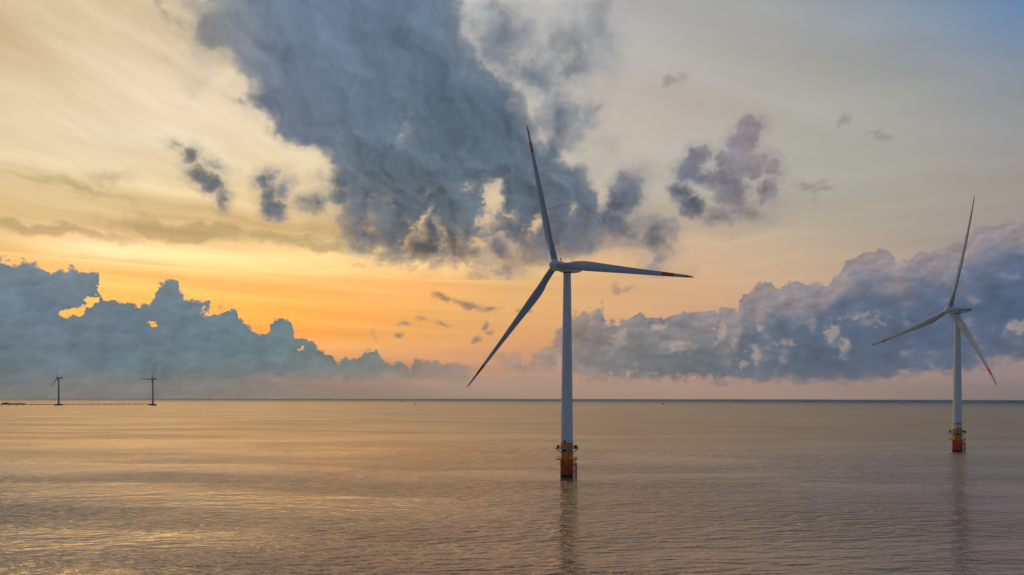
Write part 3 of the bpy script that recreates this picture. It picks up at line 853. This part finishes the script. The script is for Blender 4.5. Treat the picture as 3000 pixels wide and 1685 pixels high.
        for A_, B_ in ((0, 1), (1, 3), (3, 2), (2, 0)):
            for k in range(NR): bm.faces.new((rr_[A_][k], rr_[A_][(k + 1) % NR], rr_[B_][(k + 1) % NR], rr_[B_][k]))
        obj('round_emblem', bm, M_STRIPE, nac)
    # beacon and weather sensors
    bm = bmesh.new(); yb_ = y0 + 1.2
    lathe(bm, [(.35, 2.15), (.35, 2.3), (.1, 2.34), (.1, 2.85), (.27, 2.88), (.3, 3.3), (.2, 3.5), (.05, 3.55)], 16, Matrix.Translation((0, yb_, 0)))
    obj('warning_beacon', bm, M_DARK, nac)
    for yy, hh, kind in ((2.1, 1.1, 0), (3.6, 1.5, 1)):
        bm = bmesh.new()
        box(bm, (0, yy, 1.68), (.6, .6, .12))
        tube(bm, (0, yy, 1.6), (0, yy, 1.65 + hh), .045)
        if kind:
            tube(bm, (0, yy - .1, 1.65 + hh * .7), (0, yy + .9, 1.65 + hh * .95), .04)
            box(bm, (0, yy + .8, 1.7 + hh), (.05, .4, .35))
        else:
            for a in range(3):
                d = Vector((math.cos(a * 2.09), math.sin(a * 2.09), 0)) * .28
                tube(bm, Vector((0, yy, 1.65 + hh)), Vector((0, yy, 1.65 + hh)) + d, .03)
                bmesh.ops.create_icosphere(bm, subdivisions=1, radius=.1, matrix=Matrix.Translation(Vector((0, yy, 1.65 + hh)) + d))
        obj('wind_sensor', bm, M_DARK, nac)
    # ---- transition piece
    bm = bmesh.new()
    lathe(bm, [(2.5, -6), (2.82, -6), (2.82, 6.6), (2.86, 6.9), (2.86, 7.25), (2.72, 7.7), (2.58, 8.4), (2.56, 10), (2.56, 14.35), (2.7, 14.4), (2.7, 14.68), (2.5, 14.7)], 64)
    tp = smooth_by_angle(obj('transition_piece', bm, M_ORANGE, root), 40)
    for zz, hh in ((5.0, .22), (2.0, .25)):
        bm = bmesh.new(); lathe(bm, [(2.83, zz - hh), (3.0, zz - hh), (3.0, zz + hh), (2.83, zz + hh)], 64)
        smooth_by_angle(obj('ring_band', bm, M_ORANGE, tp), 40)
    # ---- upper platform
    up = empty('upper_platform'); up.parent = root
    z1 = 12.1
    bm = bmesh.new()
    pts = [(-4.85, -1.5), (-3.0, -1.5), (-2.75, -3.1), (2.75, -3.1), (3.0, -1.5), (4.85, -1.5), (4.85, 1.5), (3.0, 1.5), (2.75, 3.1), (-2.75, 3.1), (-3.0, 1.5), (-4.85, 1.5)]
    lo = [bm.verts.new(L(a, b, z1 - .16)) for a, b in pts]; hi_ = [bm.verts.new(L(a, b, z1 + .16)) for a, b in pts]
    bm.faces.new(lo); bm.faces.new(hi_)
    for k in range(12): bm.faces.new((lo[k], lo[(k + 1) % 12], hi_[(k + 1) % 12], hi_[k]))
    obj('deck', bm, M_GREY, up)
    bm = bmesh.new()
    for k in range(12):
        a, b = pts[k], pts[(k + 1) % 12]
        nseg = max(1, round(math.dist(a, b) / 1.4))
        for j in range(nseg):
            u = j / nseg
            q = (a[0] + (b[0] - a[0]) * u, a[1] + (b[1] - a[1]) * u)
            tube(bm, L(q[0] * .985, q[1] * .985, z1), L(q[0] * .985, q[1] * .985, z1 + 1.25), .045, seg=6)
        for hz in (.65, 1.25): tube(bm, L(a[0] * .985, a[1] * .985, z1 + hz), L(b[0] * .985, b[1] * .985, z1 + hz), .04, seg=6)
    obj('railing', bm, M_GREY, up)
    for sx in (-1, 1):
        for sy in (-1.3, 1.3):
            bm = bmesh.new(); tube(bm, L(4.75 * sx, sy, z1 - .1), L(2.45 * sx, sy * .5, z1 - 1.95), .11, seg=8)
            obj('brace', bm, M_STRIPE, up)
    for sx, w in ((-1, 1.05), (1, 1.35)):
        bm = bmesh.new(); cx = 3.75 * sx
        box(bm, L(cx, -.4, z1 + .16 + .62), (w, 1.2, 1.15), base_rot, .08)
        tube(bm, L(cx - w * .45, -.9, z1 + .9), L(cx + w * .45, -.9, z1 + .9), .45, seg=20)
        tube(bm, L(cx, -.2, z1 + 1.2), L(cx + .2, -.2, z1 + 1.75), .1)
        obj('winch', bm, M_DARK, up)
    bm = bmesh.new(); bx_ = (-1.25 if basket < 0 else 0.35)
    for sx in (-.78, .78):
        tube(bm, L(bx_ + sx, -2.95, z1 - .15), L(bx_ + sx, -2.95, z1 - 1.5), .07, seg=8)
    box(bm, L(bx_, -2.9, z1 - 1.55), (1.75, .55, .16), base_rot)
    obj('hatch_frame', bm, M_GREY, up)
    bm = bmesh.new(); box(bm, L(bx_, -2.82, z1 - .82), (1.38, .42, 1.26), base_rot, .03)
    obj('hanging_cabinet', bm, M_DARK, up)
    # ---- lower platform
    lp = empty('lower_platform'); lp.parent = root
    z2 = 7.55
    bm = bmesh.new()
    NS = 40
    def ringpt(k, f=1.0):
        a = 2 * math.pi * k / NS
        cx, sx_ = math.cos(a), math.sin(a)
        rx, ry = 4.45, 3.15
        return (rx * f * abs(cx) ** .75 * (1 if cx >= 0 else -1), ry * f * abs(sx_) ** .75 * (1 if sx_ >= 0 else -1))
    lo = [bm.verts.new(L(*ringpt(k), z2 - .24)) for k in range(NS)]; hi_ = [bm.verts.new(L(*ringpt(k), z2 + .2)) for k in range(NS)]
    bm.faces.new(lo); bm.faces.new(hi_)
    for k in range(NS): bm.faces.new((lo[k], lo[(k + 1) % NS], hi_[(k + 1) % NS], hi_[k]))
    obj('deck', bm, M_ORANGE, lp)
    bm = bmesh.new()
    for k in range(NS):
        a, b = ringpt(k, .98), ringpt((k + 1) % NS, .98)
        if k % 2 == 0: tube(bm, L(*a, z2), L(*a, z2 + 1.15), .045, seg=6)
        for hz in (.6, 1.15): tube(bm, L(*a, z2 + hz), L(*b, z2 + hz), .035, seg=6)
    obj('railing', bm, M_ORANGE, lp)
    bm = bmesh.new()
    q = [L(2.5, -.6, 9.5), L(3.0, -.6, 9.6), L(3.35, -.6, 9.2), L(4.1, -.6, z2)]
    for a, b in zip(q, q[1:]): tube(bm, a, b, .09, seg=8)
    obj('davit', bm, M_ORANGE, lp)
    # ---- boat landing
    bl_ = empty('boat_landing'); bl_.parent = root
    for px_, py_, zt2, rr in ((4.15, -.75, 5.9, .2), (3.65, -1.15, 7.3, .15), (3.65, .9, 5.9, .2), (-2.3, -2.2, 7.3, .26), (-0.75, -3.35, 5.6, .2), (-1.7, -3.1, 5.0, .16)):
        bm = bmesh.new()
        tube(bm, L(px_, py_, -3), L(px_, py_, zt2), rr, seg=16)
        if px_ < 0 or True:
            for zz in (5.0, 2.0):
                if zz < zt2:
                    dd = Vector((px_, py_)).normalized() * 2.7
                    tube(bm, L(px_, py_, zz), L(dd.x, dd.y, zz), .16, seg=10)
        smooth_by_angle(obj('fender_tube', bm, M_ORANGE, bl_), 50)
    bm = bmesh.new()
    for sx in (3.0, 3.3): tube(bm, L(sx, -1.3, -1), L(sx, -1.3, z2), .06, seg=8)
    for k in range(24): tube(bm, L(3.0, -1.3, .2 + k * .3), L(3.3, -1.3, .2 + k * .3), .03, seg=6)
    obj('ladder', bm, M_ORANGE, bl_)
    for q in ((L(-.2, -3.1, 5.0), L(2.4, -2.4, 5.0), L(4.15, -.75, 5.0)), (L(-1.7, -3.1, 2.0), L(2.2, -2.7, 2.0), L(4.15, -.75, 2.0))):
        bm = bmesh.new()
        tube(bm, q[0], q[1], .14, seg=10); tube(bm, q[1], q[2], .14, seg=10)
        obj('cross_bar', bm, M_ORANGE, bl_)
    return root

near_turbine('nearest and largest white wind turbine with red banded blades, on the nearer orange base', 23.6, 293.0, R(-4), 89.67, 7.5, R(45.6), R(6.7), R(107.9), R(1.57), 1.0, 70.0,
             'wind turbines on orange bases')
near_turbine('right hand white wind turbine on an orange base, code lettering on its tower foot', 281.5, 431.5, R(-33), 89.4, 5.6, R(84.1), R(6.1), R(74.8), R(-0.2), 5.4, 69.6,
             'wind turbines on orange bases', code='WTYR02', basket=1)

def far_turbine(label, X, D_, hub_z, yaw, tilt, th, cone, pb, Rb, group):
    x = (X - 1500) / F * D_
    root = empty('wind_turbine', (x, D_, 0)); tag(root, label, 'wind turbine', group)
    bm = bmesh.new()
    lathe(bm, [(5.6, 6.0), (5.0, 6.6), (3.9, 8.6), (3.3, 11), (3.1, 14), (2.9, 45), (2.5, 75), (2.05, hub_z - 2.4)], 32)
    smooth_by_angle(obj('tower', bm, M_FARBODY, root), 40)
    hub, nh, n, e1, e2 = add_rotor(root, hub_z, 5.0, yaw, tilt, th, cone, pb, Rb, [M_FARBODY], False, 1.15)
    bm = bmesh.new(); lathe(bm, [(1.9, -2.4), (2.3, -1.5), (2.3, .6), (1.8, 1.8), (.9, 2.7), (.1, 2.9)], 24)
    for k in range(3):
        a = th + k * 2 * math.pi / 3; d = Vector((math.cos(a), math.sin(a), 0)); tube(bm, d, d * 2.6, 1.7, 1.6, 16)
    attach(smooth_by_angle(obj('hub', bm, M_FARBODY), 40), root, frame_mat(e1, e2, n, hub))
    NM = frame_mat(e1, -nh, Vector((0, 0, 1)), Vector((0, 0, hub_z)))
    bm = bmesh.new(); box(bm, (0, 5.2, 0), (4.8, 15.6, 5.0), 0, .7)
    nac = obj('nacelle', bm, M_FARBODY); attach(nac, root, NM)
    bm = bmesh.new(); lathe(bm, [(2.0, 2.4), (1.9, 3.3), (1.2, 4.4), (.3, 4.9)], 16, Matrix.Translation((0, 9.0, 0)))
    obj('cooler_dome', bm, M_FARBODY, nac)
    bm = bmesh.new()
    lathe(bm, [(13.0, 1.6), (13.6, 1.9), (13.6, 5.4), (13.1, 5.9), (5.7, 6.0)], 12)
    cap = obj('foundation_cap', bm, M_CONC, root)
    for k in range(8):
        a = 2 * math.pi * (k + .5) / 8
        bm = bmesh.new(); tube(bm, (10.8 * math.cos(a) * 1.04, 10.8 * math.sin(a) * 1.04, -3), (10.8 * math.cos(a), 10.8 * math.sin(a), 1.7), 1.0, seg=12)
        obj('pile', bm, M_CONC, cap)
    bm = bmesh.new()
    for k in range(24):
        a, b = 2 * math.pi * k / 24, 2 * math.pi * (k + 1) / 24
        tube(bm, (13 * math.cos(a), 13 * math.sin(a), 5.7), (13 * math.cos(a), 13 * math.sin(a), 7.0), .09, seg=5)
        tube(bm, (13 * math.cos(a), 13 * math.sin(a), 7.0), (13 * math.cos(b), 13 * math.sin(b), 7.0), .08, seg=5)
    obj('railing', bm, M_CONC, cap)
    return root
far_turbine('distant dark turbine at far left, one blade straight up, near the moored barge', 171.8, 2625, 106.25, R(43.6), R(5.6), R(90.5), R(3.0), 3.0, 75.7, 'distant turbines along the jetty')
far_turbine('distant dark turbine at the right end of the jetty, one blade level to the left', 447.8, 2640, 103.6, R(32.0), R(7.1), R(61.7), R(4.0), 4.3, 70.0, 'distant turbines along the jetty')

# ------------------------------------------------------------------ jetty
def jetty():
    root = empty('jetty', (0, 0, 0)); tag(root, 'long low piled jetty linking the two distant turbines', 'jetty')
    def at(X): # plan position along the jetty
        D_ = 2380 + (X - 5) / (440 - 5) * 240
        return Vector(((X - 1500) / F * D_, D_, 0))
    A, B = at(-160), at(440)
    root.location = A
    d = (B - A); ln = d.length; ang = math.atan2(d.y, d.x)
    bm = bmesh.new(); box(bm, Vector((0, 0, 6.7)) + d / 2, (ln, 5.0, 1.9), ang)
    obj('deck', bm, M_CONC, root)
    bm = bmesh.new()
    u = d.normalized(); w = Vector((-u.y, u.x, 0))
    for s in (-2.4, 2.4):
        tube(bm, w * s + Vector((0, 0, 8.3)), d + w * s + Vector((0, 0, 8.3)), .1, seg=5)
        for k in range(int(ln / 12)): tube(bm, w * s + u * k * 12 + Vector((0, 0, 7.2)), w * s + u * k * 12 + Vector((0, 0, 8.3)), .08, seg=5)
    obj('railing', bm, M_CONC, root)
    Xs = [5 + k * 21.6 - 151 for k in range(14)] + [192, 211.5, 231, 250, 269, 288, 306.5, 325, 343, 361, 379, 397, 414.5, 431.5]
    Xs = [x for x in Xs if x < 155] + [x for x in Xs if x > 185]
    for X in Xs:
        p = at(X) - A
        bm = bmesh.new()
        box(bm, p + Vector((0, 0, 5.7)), (1.8, 6.2, 1.0), ang)
        for s in (-2.3, 2.3): tube(bm, p + w * s * 1.15 + Vector((0, 0, -3)), p + w * s + Vector((0, 0, 5.4)), .55, seg=10)
        obj('pile_bent', bm, M_CONC, root)
    return root
jetty()

# ------------------------------------------------------------------ vessels
def vessel(name, label, cat, X, Y, wpx, height, kind, group=None, ang=0.0):
    """stands with its waterline at photo row Y"""
    D_ = EYE * F / (Y - eye_row(X))
    x = (X - 1500) / F * D_
    ln = wpx / F * D_
    root = empty(name, (x, D_, 0), ang); tag(root, label, cat, group)
    hw = max(ln * (0.1 if kind == 'barge' else 0.16), 1.6)
    fb = height
    bm = bmesh.new()
    st_ = [(-.5, .75, fb * .9, .05), (-.44, .95, fb * .88, .0), (-.2, 1.0, fb * .8, 0), (.2, 1.0, fb * .8, 0), (.42, .7, fb * .95, .0), (.5, .08, fb * 1.15, .1)]
    rs = []
    for u, w_, h_, up_ in st_:
        xx = u * ln
        rs.append([bm.verts.new(q) for q in ((xx, -hw * w_, h_), (xx, -hw * w_ * .82, -1.0 + up_ * 6), (xx, hw * w_ * .82, -1.0 + up_ * 6), (xx, hw * w_, h_))])
    for a, b in zip(rs, rs[1:]):
        for k in range(4): bm.faces.new((a[k], a[(k + 1) % 4], b[(k + 1) % 4], b[k]))
    bm.faces.new(rs[0]); bm.faces.new(rs[-1])
    obj('hull', bm, M_HULL, root)
    bm = bmesh.new()
    ch = max(height * .9, 1.6)
    if kind == 'barge':
        box(bm, (-.40 * ln, 0, fb * .85 + ch / 2), (.1 * ln, hw * 1.5, ch), 0, .1)
        box(bm, (-.41 * ln, 0, fb * .85 + ch * 1.25), (.06 * ln, hw * 1.1, ch * .5), 0, .05)
    else:
        box(bm, (-.2 * ln, 0, fb * .8 + ch / 2), (.28 * ln, hw * 1.2, ch), 0, .1)
        box(bm, (-.2 * ln, 0, fb * .8 + ch + .08), (.34 * ln, hw * 1.4, .16))
    obj('wheelhouse' if kind == 'barge' else 'cabin', bm, M_CABIN, root)
    bm = bmesh.new()
    mx = -.36 * ln if kind == 'barge' else .05 * ln
    tube(bm, (mx, 0, fb * .8), (mx, 0, fb * .8 + ch * (2.0 if kind == 'barge' else 2.2)), .12, .06, seg=6)
    obj('mast', bm, M_HULL, root)
    if kind == 'barge':
        bm = bmesh.new(); box(bm, (.05 * ln, 0, fb * .8 + .35), (.7 * ln, hw * 1.3, .9), 0, .2)
        obj('hatch_cover', bm, M_HULL, root)
    return root
G = 'boats scattered along the horizon'
vessel('fishing_boat', 'tiny dark boat on the sea left of centre, leftmost of three near each other', 'boat', 1178, 1178.2, 6, 3.0, 'boat', G)
vessel('fishing_boat', 'tiny dark boat left of centre, lowest and nearest of the three', 'boat', 1216.6, 1184.6, 6, 2.2, 'boat', G)
vessel('fishing_boat', 'tiny dark boat left of the near turbine, rightmost of the three', 'boat', 1320, 1176.4, 4.5, 3.0, 'boat', G)
vessel('fishing_boat', 'small black boat alone on the sea to the right of the near tower', 'boat', 1943, 1183.2, 9, 3.0, 'boat', G)
vessel('cargo_barge', 'long low barge on the horizon, leftmost of the barges at right', 'barge', 2369, 1175.4, 25, 2.6, 'barge', G)
vessel('cargo_barge', 'short low barge on the horizon, second barge from the left, smallest of them', 'barge', 2551, 1174.4, 12, 2.6, 'barge', G)
vessel('cargo_barge', 'low barge on the horizon just above the small black boat', 'barge', 2619, 1174.4, 19, 2.6, 'barge', G)
vessel('fishing_boat', 'small black boat below the barges, left of the right turbine tower', 'boat', 2641.6, 1180.8, 5.5, 3.0, 'boat', G)
vessel('cargo_barge', 'long low barge on the horizon, last one before the right turbine tower', 'barge', 2685, 1173.8, 25, 2.6, 'barge', G)
vessel('fishing_boat', 'faint little boat at the right end of the last barge before the right tower', 'boat', 2706, 1177.2, 7, 2.0, 'boat', G)
vessel('cargo_barge', 'longest dark barge on the horizon at the right edge beyond the right turbine', 'barge', 2970, 1174.4, 37, 3.2, 'barge', G)
vessel('fishing_boat', 'tiny faint boat just right of the distant turbine at the jetty end', 'boat', 481.7, 1175.4, 4, 3.0, 'boat', G)
vessel('fishing_boat', 'tiny faint boat on the far sea between the jetty end and the picture centre', 'boat', 569, 1180.6, 3.5, 2.2, 'boat', G)
# large moored barge behind the jetty's left end
def moored_barge():
    X, Y = 38.5, 1189.2
    D_ = EYE * F / (Y - eye_row(X)); s = D_ / F
    root = empty('moored_barge', ((X - 1500) * s, D_, 0)); tag(root, 'long black barge with a sloping stern house moored behind the left end of the jetty', 'barge')
    def X_(px_): return (px_ - X) * s
    bm = bmesh.new(); hw = 9.0
    prof = [(5.5, .0, .4), (8.5, -.5, 3.6), (21, -1, 4.3), (35, -1, 4.2), (50, -1, 4.8), (62, -1, 5.4), (69.5, -1, 6.0), (70.3, .5, 6.0)]
    rs = []
    for px_, zb_, zt_ in prof:
        x_ = X_(px_)
        rs.append([bm.verts.new(q) for q in ((x_, -hw, zt_), (x_, -hw * .92, zb_), (x_, hw * .92, zb_), (x_, hw, zt_))])
    for a, b in zip(rs, rs[1:]):
        for k in range(4): bm.faces.new((a[k], a[(k + 1) % 4], b[(k + 1) % 4], b[k]))
    bm.faces.new(rs[0]); bm.faces.new(rs[-1])
    obj('hull', bm, M_HULL, root)
    bm = bmesh.new(); rs = []
    for px_, zt_ in ((8.2, 4.0), (11, 6.4), (14.3, 8.9), (20.2, 9.2), (20.6, 4.4)):
        x_ = X_(px_)
        rs.append([bm.verts.new(q) for q in ((x_, -hw * .8, zt_), (x_, -hw * .8, 3.0), (x_, hw * .8, 3.0), (x_, hw * .8, zt_))])
    for a, b in zip(rs, rs[1:]):
        for k in range(4): bm.faces.new((a[k], a[(k + 1) % 4], b[(k + 1) % 4], b[k]))
    bm.faces.new(rs[0]); bm.faces.new(rs[-1])
    obj('stern_house', bm, M_HULL, root)
    for k in range(5):
        bm = bmesh.new(); box(bm, (X_(27 + k * 8.2), 0, 5.0 + .12 * k), (7.0 * s, hw * 1.5, 1.3), 0, .2)
        obj('hatch_cover', bm, M_HULL, root)
moored_barge()

# ------------------------------------------------------------------ thin sea haze round the whole scene
def haze_box():
    bm = bmesh.new(); box(bm, (0, 0, 124.0), (29000, 29000, 250.0))
    m = bpy.data.materials.new('sea_haze'); m.use_nodes = True
    nt = m.node_tree; nt.nodes.clear()
    vol = nt.nodes.new('ShaderNodeVolumePrincipled'); outn = nt.nodes.new('ShaderNodeOutputMaterial')
    vol.inputs['Color'].default_value = (0.80, 0.86, 0.95, 1); vol.inputs['Density'].default_value = 2.2e-5; vol.inputs['Anisotropy'].default_value = 0.3
    nt.links.new(vol.outputs[0], outn.inputs['Volume'])
    tag(obj('haze', bm, m), kind='stuff')
haze_box()
